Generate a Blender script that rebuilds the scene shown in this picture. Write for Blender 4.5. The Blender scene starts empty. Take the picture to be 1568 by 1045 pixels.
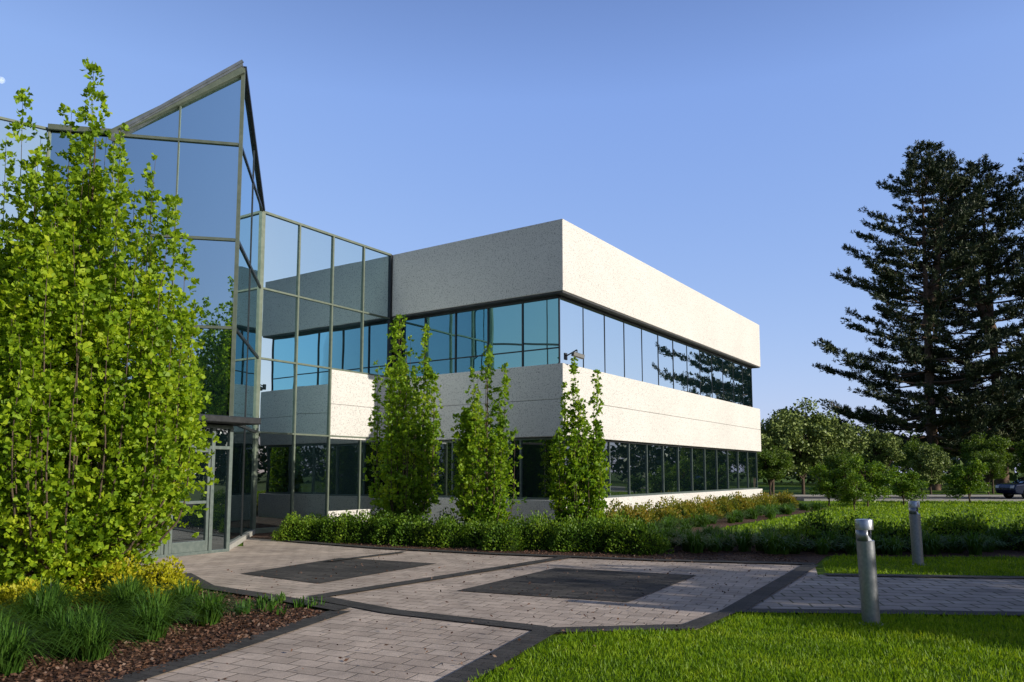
import bpy, math, numpy as np
from mathutils import Vector, Matrix
rng = np.random.default_rng(7)
scene = bpy.context.scene
COL = scene.collection

# ------------------------------------------------------------------ materials
def new_mat(name):
    m = bpy.data.materials.new(name); m.use_nodes = True
    nt = m.node_tree; nt.nodes.clear()
    return m, nt, nt.nodes.new('ShaderNodeOutputMaterial')
def N(nt, t, **kw):
    n = nt.nodes.new(t)
    for k, v in kw.items():
        if hasattr(n, k): setattr(n, k, v)
        else: n.inputs[k].default_value = v
    return n
def ramp(nt, pts):
    r = nt.nodes.new('ShaderNodeValToRGB'); e = r.color_ramp.elements
    while len(e) < len(pts): e.new(0.5)
    for i, (p, c) in enumerate(pts):
        e[i].position = p; e[i].color = (*c, 1)
    return r
def noise_mat(name, c1, c2, scale=5, rough=.8, bump=0.0, bscale=None, metallic=0, detail=6, c3=None, spec=.3, big=None, bigamp=.14, lo=.3, hi=.7, bdist=.03):
    m, nt, out = new_mat(name)
    tc = N(nt, 'ShaderNodeTexCoord')
    nz = N(nt, 'ShaderNodeTexNoise'); nz.inputs['Scale'].default_value = scale; nz.inputs['Detail'].default_value = detail
    nt.links.new(tc.outputs['Object'], nz.inputs['Vector'])
    pts = [(lo, c1), (hi, c2)] if c3 is None else [(lo, c1), (.5, c2), (hi, c3)]
    r = ramp(nt, pts); nt.links.new(nz.outputs['Fac'], r.inputs['Fac'])
    col = r.outputs['Color']
    if big:
        n2 = N(nt, 'ShaderNodeTexNoise'); n2.inputs['Scale'].default_value = big; n2.inputs['Detail'].default_value = 4
        nt.links.new(tc.outputs['Object'], n2.inputs['Vector'])
        r2 = ramp(nt, [(.3, (1 - bigamp * 2,) * 3), (.7, (1 + bigamp,) * 3)]); nt.links.new(n2.outputs['Fac'], r2.inputs['Fac'])
        mx = N(nt, 'ShaderNodeMix', data_type='RGBA', blend_type='MULTIPLY'); mx.inputs[0].default_value = 1
        nt.links.new(col, mx.inputs[6]); nt.links.new(r2.outputs['Color'], mx.inputs[7]); col = mx.outputs[2]
    b = N(nt, 'ShaderNodeBsdfPrincipled'); b.inputs['Roughness'].default_value = rough
    b.inputs['Metallic'].default_value = metallic; b.inputs['Specular IOR Level'].default_value = spec
    nt.links.new(col, b.inputs['Base Color'])
    if bump:
        nb = N(nt, 'ShaderNodeTexNoise'); nb.inputs['Scale'].default_value = bscale or scale * 3; nb.inputs['Detail'].default_value = 5
        nt.links.new(tc.outputs['Object'], nb.inputs['Vector'])
        bp = N(nt, 'ShaderNodeBump'); bp.inputs['Strength'].default_value = bump; bp.inputs['Distance'].default_value = bdist
        nt.links.new(nb.outputs['Fac'], bp.inputs['Height']); nt.links.new(bp.outputs['Normal'], b.inputs['Normal'])
    nt.links.new(b.outputs[0], out.inputs[0])
    return m
def leaf_mat(name, cols, trans=.35, rough=.5, nscale=1.6):
    m, nt, out = new_mat(name)
    g = N(nt, 'ShaderNodeNewGeometry'); tc = N(nt, 'ShaderNodeTexCoord')
    nz = N(nt, 'ShaderNodeTexNoise'); nz.inputs['Scale'].default_value = nscale; nz.inputs['Detail'].default_value = 2
    nt.links.new(tc.outputs['Object'], nz.inputs['Vector'])
    ma = N(nt, 'ShaderNodeMath', operation='MULTIPLY_ADD'); ma.inputs[1].default_value = .55
    nt.links.new(g.outputs['Random Per Island'], ma.inputs[0])
    m2 = N(nt, 'ShaderNodeMath', operation='MULTIPLY_ADD'); m2.inputs[1].default_value = 1.3; m2.inputs[2].default_value = -.42
    nt.links.new(nz.outputs['Fac'], m2.inputs[0]); nt.links.new(m2.outputs[0], ma.inputs[2])
    r = ramp(nt, [(i / (len(cols) - 1), c) for i, c in enumerate(cols)])
    nt.links.new(ma.outputs[0], r.inputs['Fac'])
    d = N(nt, 'ShaderNodeBsdfPrincipled'); d.inputs['Roughness'].default_value = rough; d.inputs['Specular IOR Level'].default_value = .25
    nt.links.new(r.outputs['Color'], d.inputs['Base Color'])
    if trans <= 0:
        nt.links.new(d.outputs[0], out.inputs[0]); return m
    t = N(nt, 'ShaderNodeBsdfTranslucent')
    mx = N(nt, 'ShaderNodeMix', data_type='RGBA', blend_type='MULTIPLY'); mx.inputs[0].default_value = 1
    nt.links.new(r.outputs['Color'], mx.inputs[6]); mx.inputs[7].default_value = (1.6, 1.5, .6, 1)
    nt.links.new(mx.outputs[2], t.inputs['Color'])
    ms = N(nt, 'ShaderNodeMixShader'); ms.inputs[0].default_value = trans
    nt.links.new(d.outputs[0], ms.inputs[1]); nt.links.new(t.outputs[0], ms.inputs[2])
    nt.links.new(ms.outputs[0], out.inputs[0])
    return m
def glass_mat(name, refl=.6, tint=(.78, .88, .92), dark=(.006, .018, .022)):
    m, nt, out = new_mat(name)
    g = N(nt, 'ShaderNodeBsdfGlossy'); g.inputs['Color'].default_value = (*tint, 1); g.inputs['Roughness'].default_value = 0.0
    tc = N(nt, 'ShaderNodeTexCoord'); nz = N(nt, 'ShaderNodeTexNoise'); nz.inputs['Scale'].default_value = .9; nz.inputs['Detail'].default_value = 1
    nt.links.new(tc.outputs['Object'], nz.inputs['Vector'])
    bp = N(nt, 'ShaderNodeBump'); bp.inputs['Strength'].default_value = .08; bp.inputs['Distance'].default_value = .03
    nt.links.new(nz.outputs['Fac'], bp.inputs['Height']); nt.links.new(bp.outputs['Normal'], g.inputs['Normal'])
    d = N(nt, 'ShaderNodeBsdfDiffuse'); d.inputs['Color'].default_value = (*dark, 1)
    fr = N(nt, 'ShaderNodeLayerWeight'); fr.inputs['Blend'].default_value = .25
    ma = N(nt, 'ShaderNodeMath', operation='MULTIPLY_ADD', use_clamp=True); ma.inputs[1].default_value = 1 - refl; ma.inputs[2].default_value = refl
    nt.links.new(fr.outputs['Fresnel'], ma.inputs[0])
    ms = N(nt, 'ShaderNodeMixShader'); nt.links.new(ma.outputs[0], ms.inputs[0])
    nt.links.new(d.outputs[0], ms.inputs[1]); nt.links.new(g.outputs[0], ms.inputs[2])
    nt.links.new(ms.outputs[0], out.inputs[0])
    return m
def paver_mat(name, c1, c2, mortar, rot, bw, bh, ms=.02, offset=.5, bump=.5):
    m, nt, out = new_mat(name)
    tc = N(nt, 'ShaderNodeTexCoord'); mp = N(nt, 'ShaderNodeMapping'); mp.inputs['Rotation'].default_value = (0, 0, rot)
    nt.links.new(tc.outputs['Object'], mp.inputs['Vector'])
    nzw = N(nt, 'ShaderNodeTexNoise'); nzw.inputs['Scale'].default_value = 2.5
    nt.links.new(tc.outputs['Object'], nzw.inputs['Vector'])
    vm = N(nt, 'ShaderNodeVectorMath', operation='MULTIPLY_ADD'); vm.inputs[1].default_value = (.04, .04, 0)
    nt.links.new(nzw.outputs['Color'], vm.inputs[0]); nt.links.new(mp.outputs[0], vm.inputs[2])
    br = N(nt, 'ShaderNodeTexBrick'); br.offset = offset
    br.inputs['Scale'].default_value = 1; br.inputs['Brick Width'].default_value = bw; br.inputs['Row Height'].default_value = bh
    br.inputs['Mortar Size'].default_value = ms; br.inputs['Mortar Smooth'].default_value = .6; br.inputs['Bias'].default_value = 0
    br.inputs['Color1'].default_value = (*c1, 1); br.inputs['Color2'].default_value = (*c2, 1); br.inputs['Mortar'].default_value = (*mortar, 1)
    nt.links.new(vm.outputs[0], br.inputs['Vector'])
    n2 = N(nt, 'ShaderNodeTexNoise'); n2.inputs['Scale'].default_value = 1.1; n2.inputs['Detail'].default_value = 10; n2.inputs['Roughness'].default_value = .75
    nt.links.new(tc.outputs['Object'], n2.inputs['Vector'])
    r2 = ramp(nt, [(.3, (.56, .55, .54)), (.68, (1.22, 1.19, 1.14))]); nt.links.new(n2.outputs['Fac'], r2.inputs['Fac'])
    mx = N(nt, 'ShaderNodeMix', data_type='RGBA', blend_type='MULTIPLY'); mx.inputs[0].default_value = 1
    nt.links.new(br.outputs['Color'], mx.inputs[6]); nt.links.new(r2.outputs['Color'], mx.inputs[7])
    b = N(nt, 'ShaderNodeBsdfPrincipled'); b.inputs['Roughness'].default_value = .85; b.inputs['Specular IOR Level'].default_value = .25
    nt.links.new(mx.outputs[2], b.inputs['Base Color'])
    n3 = N(nt, 'ShaderNodeTexNoise'); n3.inputs['Scale'].default_value = 60
    nt.links.new(tc.outputs['Object'], n3.inputs['Vector'])
    sm = N(nt, 'ShaderNodeMath', operation='MULTIPLY_ADD'); sm.inputs[1].default_value = -1
    s2 = N(nt, 'ShaderNodeMath', operation='MULTIPLY'); s2.inputs[1].default_value = .4
    nt.links.new(n3.outputs['Fac'], s2.inputs[0]); nt.links.new(br.outputs['Fac'], sm.inputs[0]); nt.links.new(s2.outputs[0], sm.inputs[2])
    bp = N(nt, 'ShaderNodeBump'); bp.inputs['Strength'].default_value = bump; bp.inputs['Distance'].default_value = .012
    nt.links.new(sm.outputs[0], bp.inputs['Height']); nt.links.new(bp.outputs['Normal'], b.inputs['Normal'])
    nt.links.new(b.outputs[0], out.inputs[0])
    return m

M_white = noise_mat('precast_concrete', (.24, .23, .225), (.65, .625, .59), scale=34, rough=.9, bump=.25, bscale=60, big=.5, bigamp=.03, detail=6, lo=.31, hi=.47, spec=.1, bdist=.01)
M_joint = noise_mat('joint_dark', (.08, .08, .08), (.12, .12, .12), 10)
M_alu = noise_mat('mullion_aluminium', (.10, .13, .12), (.15, .18, .165), 12, rough=.4, metallic=.4)
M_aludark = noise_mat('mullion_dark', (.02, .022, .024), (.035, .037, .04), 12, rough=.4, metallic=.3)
M_alusage = noise_mat('sage_frame', (.11, .135, .10), (.15, .175, .135), 8, rough=.45, metallic=.2)
M_roof = noise_mat('roof_metal', (.16, .18, .19), (.24, .26, .27), 6, rough=.4, metallic=.5)
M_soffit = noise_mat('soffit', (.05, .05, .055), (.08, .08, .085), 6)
M_glass = glass_mat('curtain_glass', .74, tint=(.74, .91, .96))
M_glass_lo = glass_mat('ground_floor_glass', .38, tint=(.62, .70, .72), dark=(.003, .007, .009))
M_glass_win = glass_mat('strip_window_glass', .84, tint=(.90, .97, .98), dark=(.01, .035, .045))
M_glass_teal = glass_mat('return_window_glass', .52, tint=(.40, .76, .82), dark=(.006, .03, .036))  # darker teal of a twice-reflected view is put into the tint
M_steel = noise_mat('brushed_steel', (.26, .27, .29), (.34, .35, .38), 30, rough=.42, metallic=.7)
M_steelcap = noise_mat('cap_steel', (.35, .36, .39), (.45, .46, .49), 30, rough=.3, metallic=.8)
M_lens = noise_mat('reflector_white', (.75, .75, .75), (.85, .85, .85), 10, rough=.3)
M_bark = noise_mat('bark', (.06, .042, .03), (.14, .10, .07), 14, rough=.95, bump=.8, bscale=30)
M_pbark = noise_mat('pine_bark', (.085, .055, .038), (.18, .12, .085), 10, rough=.95, bump=.8, bscale=22)
M_mulch = noise_mat('mulch', (.022, .012, .008), (.085, .042, .026), 28, rough=.95, bump=1.0, bscale=45, c3=(.15, .085, .055), big=.9)
M_chip = leaf_mat('bark_chips', [(.03, .015, .01), (.10, .05, .03), (.2, .12, .08)], trans=0)
M_asph = noise_mat('asphalt', (.04, .04, .043), (.065, .065, .068), 40, rough=.9, bump=.4, big=.4)
M_kerb = noise_mat('kerb_concrete', (.30, .29, .27), (.40, .39, .36), 20, rough=.9, bump=.3)
M_paint = noise_mat('white_paint', (.7, .7, .68), (.8, .8, .78), 20)
M_ground = noise_mat('grass_ground', (.045, .095, .008), (.13, .21, .016), 3, rough=1, bump=.6, bscale=30, big=.08, spec=.1)
ROT = math.radians(24)
M_paver = paver_mat('light_pavers', (.45, .37, .315), (.56, .47, .405), (.25, .21, .18), ROT, .30, .20, .012)
M_paver2 = paver_mat('path_pavers', (.33, .29, .265), (.42, .375, .345), (.10, .10, .06), math.radians(9), .36, .27, .018, offset=.5)
M_band = paver_mat('dark_band_pavers', (.05, .048, .048), (.075, .071, .069), (.03, .03, .03), ROT, .21, .105, .006)
M_panel = paver_mat('dark_panel_pavers', (.046, .043, .044), (.095, .087, .082), (.022, .020, .020), ROT, .42, .12, .014)

M_leafN = leaf_mat('columnar_leaf_near', [(.07, .15, .010), (.18, .30, .016), (.32, .45, .022), (.48, .55, .035)], .42)
M_leafC = leaf_mat('columnar_leaf', [(.05, .12, .010), (.13, .25, .016), (.24, .37, .022), (.37, .45, .03)], .4)
M_leafD = leaf_mat('deciduous_leaf', [(.03, .065, .010), (.065, .125, .015), (.11, .18, .022), (.16, .23, .03)], .3)
M_leafF = leaf_mat('far_leaf', [(.07, .11, .03), (.13, .18, .045), (.20, .26, .06), (.28, .33, .08)], 0)
M_leafT = leaf_mat('treeline_leaf', [(.03, .055, .018), (.05, .085, .024), (.09, .13, .03), (.13, .17, .045)], 0, nscale=.25)
M_needle = leaf_mat('pine_needles', [(.016, .030, .020), (.034, .056, .030), (.07, .092, .042), (.15, .16, .07)], 0)
M_hedge = leaf_mat('hedge_leaf', [(.03, .08, .008), (.07, .15, .012), (.14, .24, .018), (.24, .33, .025)], .25)
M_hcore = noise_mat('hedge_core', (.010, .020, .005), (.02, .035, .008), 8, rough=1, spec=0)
M_lily = leaf_mat('daylily_leaf', [(.03, .08, .012), (.06, .14, .018), (.11, .21, .025)], .3)
M_gold = leaf_mat('gold_shrub_leaf', [(.20, .24, .012), (.42, .42, .02), (.60, .52, .03)], .35)
M_rust = leaf_mat('facade_shrub_leaf', [(.06, .11, .012), (.14, .17, .018), (.24, .22, .03), (.34, .20, .04)], .3)
M_blade = leaf_mat('lawn_blades', [(.065, .14, .005), (.13, .24, .008), (.21, .33, .012), (.30, .38, .03)], .38)

# ------------------------------------------------------------------ mesh helpers
def link(o, parent=None):
    COL.objects.link(o)
    if parent: o.parent = parent
    return o
def empty(name, loc=(0, 0, 0)):
    e = bpy.data.objects.new(name, None); e.location = loc; e.empty_display_size = .5
    return link(e)
def poly_obj(name, verts, faces, mat, parent=None, smooth=False):
    me = bpy.data.meshes.new(name); me.from_pydata([tuple(map(float, v)) for v in verts], [], faces); me.update()
    me.materials.append(mat)
    if smooth:
        for p in me.polygons: p.use_smooth = True
    return link(bpy.data.objects.new(name, me), parent)
def fast_mesh(name, V, F, mats, mat_idx=None):
    me = bpy.data.meshes.new(name)
    me.vertices.add(len(V)); me.loops.add(F.size); me.polygons.add(len(F))
    me.vertices.foreach_set('co', V.astype(np.float32).ravel())
    me.loops.foreach_set('vertex_index', F.ravel().astype(np.int32))
    me.polygons.foreach_set('loop_start', (np.arange(len(F)) * F.shape[1]).astype(np.int32))
    if mat_idx is not None:
        me.polygons.foreach_set('material_index', np.asarray(mat_idx, dtype=np.int32))
    me.update(calc_edges=True); me.validate()
    for m in mats: me.materials.append(m)
    return me
def nrm(a): return a / np.maximum(np.linalg.norm(a, axis=-1, keepdims=True), 1e-9)
def rand_unit(n): return nrm(rng.normal(size=(n, 3)))
def leaf_quads(P, A, L, W, fold=.18):
    n = len(P); A = nrm(A); B = nrm(np.cross(A, rand_unit(n))); Cc = np.cross(A, B)
    L = np.broadcast_to(np.asarray(L, float), (n,))[:, None]; W = np.broadcast_to(np.asarray(W, float), (n,))[:, None]
    v0 = P; v1 = P + A * L * .55 + B * W * .5 + Cc * L * fold; v2 = P + A * L; v3 = P + A * L * .55 - B * W * .5 + Cc * L * fold
    V = np.stack([v0, v1, v2, v3], 1).reshape(-1, 3)
    return V, np.arange(4 * n).reshape(n, 4)
class Builder:
    def __init__(s): s.V = []; s.F4 = []; s.m4 = []; s.n = 0
    def add(s, V, F, mi=0):
        s.V.append(V); s.F4.append(F + s.n); s.m4.append(np.full(len(F), mi)); s.n += len(V)
    def mesh(s, name, mats):
        return fast_mesh(name, np.concatenate(s.V), np.concatenate(s.F4), mats, np.concatenate(s.m4))
def tube(path, rad, sides=7):
    path = np.asarray(path, float); n = len(path)
    T = nrm(np.gradient(path, axis=0)); ref = np.array([.3, .9, .1]); Bn = nrm(np.cross(T, ref)); C2 = np.cross(T, Bn)
    a = np.linspace(0, 2 * np.pi, sides, endpoint=False)
    r = np.asarray(rad, float)[:, None, None]
    V = path[:, None] + r * (np.cos(a)[None, :, None] * Bn[:, None] + np.sin(a)[None, :, None] * C2[:, None])
    V = V.reshape(-1, 3); F = []
    for i in range(n - 1):
        for j in range(sides):
            k = (j + 1) % sides
            F.append((i * sides + j, i * sides + k, (i + 1) * sides + k, (i + 1) * sides + j))
    return V, np.array(F)

# ------------------------------------------------------------------ plants
def columnar_tree(h, R, nl, twigs, tuft_n, L, leafmat, name, taperp=1.8, tops=None, zmin=.15, pw=.36, skirt=.3, drop=.52):
    b = Builder()
    b.add(*tube([(0, 0, -.1), (.02, 0, h * .2), (0, .02, h * .5), (.02, 0, h * .9)], [.012 * h ** .8, .009 * h ** .8, .025, .008], 8), 1)
    P = []; A = []
    for i in range(nl):
        ph = rng.uniform(0, 2 * np.pi); rr = R * math.sqrt(rng.uniform(0, 1)) * .9
        z0 = h * rng.uniform(.02, .08)
        zt = h * (1 - drop * (rr / R) ** taperp) * rng.uniform(.62, .95)
        if tops is not None and i < len(tops):
            tx, ty, zt = tops[i]; ph = math.atan2(ty, tx); rr = math.hypot(tx, ty)
        t = np.linspace(0, 1, 10) ** 1.25
        wob = rng.normal(0, .05, (10, 2)).cumsum(0) * .5 * R * t[:, None]
        rad = rr * (1 - np.exp(-9 * t))
        path = np.stack([rad * math.cos(ph) + wob[:, 0] * .6, rad * math.sin(ph) + wob[:, 1] * .6, z0 + (zt - z0) * t], 1)
        r0 = .002 * h + .005
        b.add(*tube(path, r0 * (1 - .85 * t), 4), 1)
        m = int(twigs * (zt - z0) / h * rng.uniform(.8, 1.2))
        tt = rng.uniform(.0, 1, m)
        base_p = np.stack([np.interp(tt, t, path[:, k]) for k in range(3)], 1)
        out = rand_unit(m); out[:, 2] = np.abs(out[:, 2]) * .9 + .1; out = nrm(out)
        pr = R * pw * (1 - tt ** 2.4 * .78) * rng.uniform(.1, 1, m)
        P.append(base_p + out * pr[:, None]); A.append(nrm(out + np.array([0, 0, .6])))
    m = int(nl * twigs * skirt * .22); q = rng.uniform(0, 2 * np.pi, m); zz = rng.uniform(zmin, h * .24, m)
    rr = R * rng.uniform(.25, 1, m) ** .6 * (.55 + .42 * np.clip(zz / (h * .22), 0, 1))
    sk = np.stack([rr * np.cos(q), rr * np.sin(q), zz], 1); P.append(sk); A.append(nrm(np.stack([np.cos(q), np.sin(q), 0 * q + .5], 1)))
    P = np.concatenate(P); A = np.concatenate(A)
    ph0 = rng.uniform(0, 6, 3)
    g = np.sin(P[:, 0] * 5.1 / R + ph0[0]) + np.sin(P[:, 1] * 5.3 / R + ph0[1]) + np.sin(P[:, 2] * 4.3 + ph0[2])
    keep = (rng.uniform(0, 1, len(P)) < np.clip(.88 + .3 * g, .4, 1)) & (P[:, 2] > zmin)
    P = P[keep]; A = A[keep]
    m = len(P); PP = np.repeat(P, tuft_n, 0); AA = np.repeat(A, tuft_n, 0)
    D = nrm(AA * .75 + rand_unit(len(PP)) * .95)
    PP = PP + rand_unit(len(PP)) * L * .3
    LL = L * rng.uniform(.55, 1.25, len(PP))
    b.add(*leaf_quads(PP, D, LL, LL * .72), 0)
    return b.mesh(name, [leafmat, M_bark])
def pine_mesh(h, R, name, zlow=2.2, lean=0, dens=1.0, forks=()):
    b = Builder(); P = []; A = []
    def stem(h, R, zlow, ox, oy, zbase):
        b.add(*tube([(0, 0, zbase), (ox * .6, oy * .6, zbase + (h - zbase) * .3), (ox + lean * .5, oy, zbase + (h - zbase) * .7), (ox + lean, oy, h)], [.017 * h, .012 * h, .005 * h, .012], 8), 1)
        z = zlow
        while z < h - .1:
            f = (z - zlow) / (h - zlow)
            reach = R * (1 - f) ** .68 * (1.0 if f > .15 else .80 + f * 1.35)
            nb = rng.integers(5, 8) if f < .85 else 5
            a0 = rng.uniform(0, 6.28)
            for k in range(nb):
                a = a0 + k * 2 * np.pi / nb + rng.normal(0, .3)
                rl = max(.35, reach * rng.uniform(.5, 1.15)); up = .40 * f + .03 + rng.normal(0, .06)
                t = np.linspace(0, 1, 7)
                droop = -.14 * (1 - f) * rl * np.sin(t * np.pi * .7) + up * rl * t + .18 * rl * t ** 3
                path = np.stack([ox + lean * f + np.cos(a) * rl * t, oy + np.sin(a) * rl * t, z + droop], 1)
                b.add(*tube(path, (.055 * (1 - f) + .012) * (1 - .85 * t), 4), 1)
                nbl = int(rl * 4.0 + 3)
                for s_i in range(nbl):
                    tb = rng.uniform(.22, 1.0) ** .75; sgn = rng.choice([-1, 1])
                    p0 = np.array([np.interp(tb, t, path[:, j]) for j in range(3)])
                    ang = a + sgn * rng.uniform(.3, 1.2) * (1.1 - tb * .6)
                    ll = rl * rng.uniform(.12, .32) * (1.25 - tb * .8) + .12
                    nk = max(3, int(ll * 9 * dens)); u = rng.uniform(.1, 1, nk)
                    q = p0 + np.stack([np.cos(ang) * ll * u, np.sin(ang) * ll * u, ll * .34 * u ** 2 + rng.normal(.02, .05, nk)], 1)
                    q[:, :2] += rng.normal(0, .07, (nk, 2))
                    P.append(q); A.append(nrm(np.tile(np.array([np.cos(ang), np.sin(ang), .9]), (nk, 1)) + rng.normal(0, .3, (nk, 3))))
            z += rng.uniform(.40, .66) * (1 if f < .8 else .55)
    stem(h, R, zlow, 0, 0, -.2)
    for (hh, rr, zl, ox, oy, zb) in forks: stem(hh, rr, zl, ox, oy, zb)
    P = np.concatenate(P); A = np.concatenate(A); n = 10
    PP = np.repeat(P, n, 0); AA = np.repeat(A, n, 0)
    PP = PP + AA * rng.uniform(-.08, .12, len(PP))[:, None]
    D = nrm(AA + rand_unit(len(PP)) * .8)
    LL = rng.uniform(.12, .22, len(PP))
    b.add(*leaf_quads(PP, D, LL, LL * .26, .05), 0)
    return b.mesh(name, [M_needle, M_pbark])
def decid_mesh(h, R, name, nlump=60, per=170, L=.2, mat=None, low=.25):
    b = Builder()
    b.add(*tube([(0, 0, -.2), (.1, 0, h * .3), (0, .1, h * .75)], [.018 * h, .012 * h, .02], 8), 1)
    P = []
    for i in range(nlump):
        u = rand_unit(1)[0] * rng.uniform(.25, .92)
        c = np.array([u[0] * R, u[1] * R, h * (low + (1 - low) * (.5 + .47 * u[2]))])
        lr = R * rng.uniform(.17, .34)
        st = np.array([0, 0, h * rng.uniform(.15, .5)])
        t = np.linspace(0, 1, 5)[:, None]
        path = st * (1 - t) + c * t + np.array([0, 0, .4]) * np.sin(t * np.pi) * .3
        b.add(*tube(path, .012 * h * (1 - .8 * t[:, 0]), 4), 1)
        m = int(per * rng.uniform(.6, 1.3)); q = rand_unit(m) * (rng.uniform(.1, 1, m) ** .5)[:, None] * lr
        q[:, 2] *= .75
        P.append(c + q)
    P = np.concatenate(P); LL = L * rng.uniform(.6, 1.3, len(P))
    D = rand_unit(len(P)); D[:, 2] -= .1
    b.add(*leaf_quads(P, D, LL, LL * .7), 0)
    return b.mesh(name, [mat or M_leafD, M_bark])
def add_mesh(name, me, loc, rot=0, s=(1, 1, 1)):
    o = bpy.data.objects.new(name, me); o.location = loc; o.rotation_euler = (0, 0, rot); o.scale = s
    return link(o)
def mound_leaves(b, c, r, n, L, up=.3, wr=.6):
    q = rand_unit(n); q[:, 2] = np.abs(q[:, 2])
    lump = 1 + .10 * np.sin(q[:, 0] * 7 + c[0] * 3) + .10 * np.sin(q[:, 1] * 8 + c[1] * 5) + .06 * np.sin(q[:, 2] * 9)
    rr = lump * rng.uniform(.72, 1.06, n)
    P = np.array(c) + q * rr[:, None] * np.array(r)
    LL = L * rng.uniform(.6, 1.3, n)
    b.add(*leaf_quads(P, nrm(q + rand_unit(n) * .8 + np.array([0, 0, up])), LL, LL * wr), 0)
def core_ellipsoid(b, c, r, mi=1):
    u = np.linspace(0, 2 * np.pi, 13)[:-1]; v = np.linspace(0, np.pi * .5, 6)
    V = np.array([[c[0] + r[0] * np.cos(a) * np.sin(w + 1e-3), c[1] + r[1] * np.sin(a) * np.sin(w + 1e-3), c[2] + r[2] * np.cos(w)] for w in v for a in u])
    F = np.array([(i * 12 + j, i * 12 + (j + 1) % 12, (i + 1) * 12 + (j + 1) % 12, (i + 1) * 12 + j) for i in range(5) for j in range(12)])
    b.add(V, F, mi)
def strap_clump(b, c, h, spread, n, w):
    a = rng.uniform(0, 2 * np.pi, n); q = rng.uniform(.08, 1, n); hh = h * rng.uniform(.7, 1.15, n) * (1 - .25 * q); sp = spread * q
    ts = np.array([0, .3, .55, .8, 1.0]); V = []
    dirx = np.stack([np.cos(a), np.sin(a), 0 * a], 1); side = np.stack([-np.sin(a), np.cos(a), 0 * a], 1)
    base = np.array(c) + dirx * (rng.uniform(0, .18, n) * spread)[:, None] + side * rng.normal(0, .04, n)[:, None]
    ww = w * rng.uniform(.7, 1.2, n)
    for t in ts:
        zz = hh * ((1.9 * t - .9 * t * t) * (1 - q) + q * (2.6 * t - 2.15 * t * t))
        p = base + dirx * (sp * t ** 1.35)[:, None] + np.array([0, 0, 1]) * zz[:, None]
        wd = ww * (1 - t ** 2 * .93)
        V.append(p + side * wd[:, None] * .5); V.append(p - side * wd[:, None] * .5)
    V = np.stack(V, 1).reshape(-1, 3); k = 10; F = []
    idx = np.arange(n)[:, None] * k
    for i in range(4):
        F.append(idx + np.array([[2 * i, 2 * i + 1, 2 * i + 3, 2 * i + 2]]))
    b.add(V, np.concatenate(F), 0)

# ------------------------------------------------------------------ camera, sun, sky
cam = bpy.data.cameras.new('camera'); co = bpy.data.objects.new('camera', cam); link(co)
co.location = (0, 0, 1.65); co.rotation_euler = (math.radians(95.5), 0, 0)
cam.sensor_width = 36; cam.lens = 26.86; cam.shift_y = .0566; cam.clip_end = 6000; cam.clip_start = .1
scene.camera = co
EL = math.radians(18); AZ = math.radians(115)   # clockwise from +Y
S = Vector((math.sin(AZ) * math.cos(EL), math.cos(AZ) * math.cos(EL), math.sin(EL)))
sl = bpy.data.lights.new('sun', 'SUN'); sl.energy = 5.0; sl.angle = math.radians(.53); sl.color = (1, .93, .80)
so = bpy.data.objects.new('sun', sl); link(so); so.rotation_euler = (-S).to_track_quat('-Z', 'Y').to_euler(); so.location = (20, -10, 20)
w = bpy.data.worlds.new('World'); scene.world = w; w.use_nodes = True; nt = w.node_tree; nt.nodes.clear()
sky = nt.nodes.new('ShaderNodeTexSky'); sky.sky_type = 'NISHITA'; sky.sun_disc = False
sky.sun_elevation = EL; sky.sun_rotation = AZ; sky.air_density = 1.0; sky.dust_density = .7; sky.ozone_density = 2.2
sp = nt.nodes.new('ShaderNodeSeparateColor'); cb_ = nt.nodes.new('ShaderNodeCombineColor'); nt.links.new(sky.outputs[0], sp.inputs[0])
SB = .12
tcw = nt.nodes.new('ShaderNodeTexCoord'); sx = nt.nodes.new('ShaderNodeSeparateXYZ'); nt.links.new(tcw.outputs['Generated'], sx.inputs[0])
# sky deepens toward the zenith ...
mr = nt.nodes.new('ShaderNodeMapRange'); mr.inputs[1].default_value = .45; mr.inputs[2].default_value = .8; mr.inputs[3].default_value = 1.0; mr.inputs[4].default_value = .25
nt.links.new(sx.outputs[2], mr.inputs[0])
# ... and in the west, away from the sun
dt = N(nt, 'ShaderNodeVectorMath', operation='DOT_PRODUCT'); dt.inputs[1].default_value = (-.825, -.465, 0)
nt.links.new(tcw.outputs['Generated'], dt.inputs[0])
mw = nt.nodes.new('ShaderNodeMapRange'); mw.inputs[1].default_value = .15; mw.inputs[2].default_value = .75; mw.inputs[3].default_value = 1.0; mw.inputs[4].default_value = .42
nt.links.new(dt.outputs['Value'], mw.inputs[0])
mm = N(nt, 'ShaderNodeMath', operation='MULTIPLY'); nt.links.new(mr.outputs[0], mm.inputs[0]); nt.links.new(mw.outputs[0], mm.inputs[1])
for ch, a_, g_ in ((0, .25, .62), (1, .31, .50), (2, .65, .22)):
    pw = N(nt, 'ShaderNodeMath', operation='POWER'); pw.inputs[1].default_value = g_
    ml = N(nt, 'ShaderNodeMath', operation='MULTIPLY'); ml.inputs[1].default_value = a_ / SB
    m3 = N(nt, 'ShaderNodeMath', operation='MULTIPLY')
    nt.links.new(sp.outputs[ch], pw.inputs[0]); nt.links.new(pw.outputs[0], ml.inputs[0]); nt.links.new(ml.outputs[0], m3.inputs[0])
    nt.links.new(mm.outputs[0], m3.inputs[1]); nt.links.new(m3.outputs[0], cb_.inputs[ch])
bg = nt.nodes.new('ShaderNodeBackground'); bg.inputs['Strength'].default_value = SB
wo = nt.nodes.new('ShaderNodeOutputWorld'); nt.links.new(cb_.outputs[0], bg.inputs[0]); nt.links.new(bg.outputs[0], wo.inputs[0])
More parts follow.
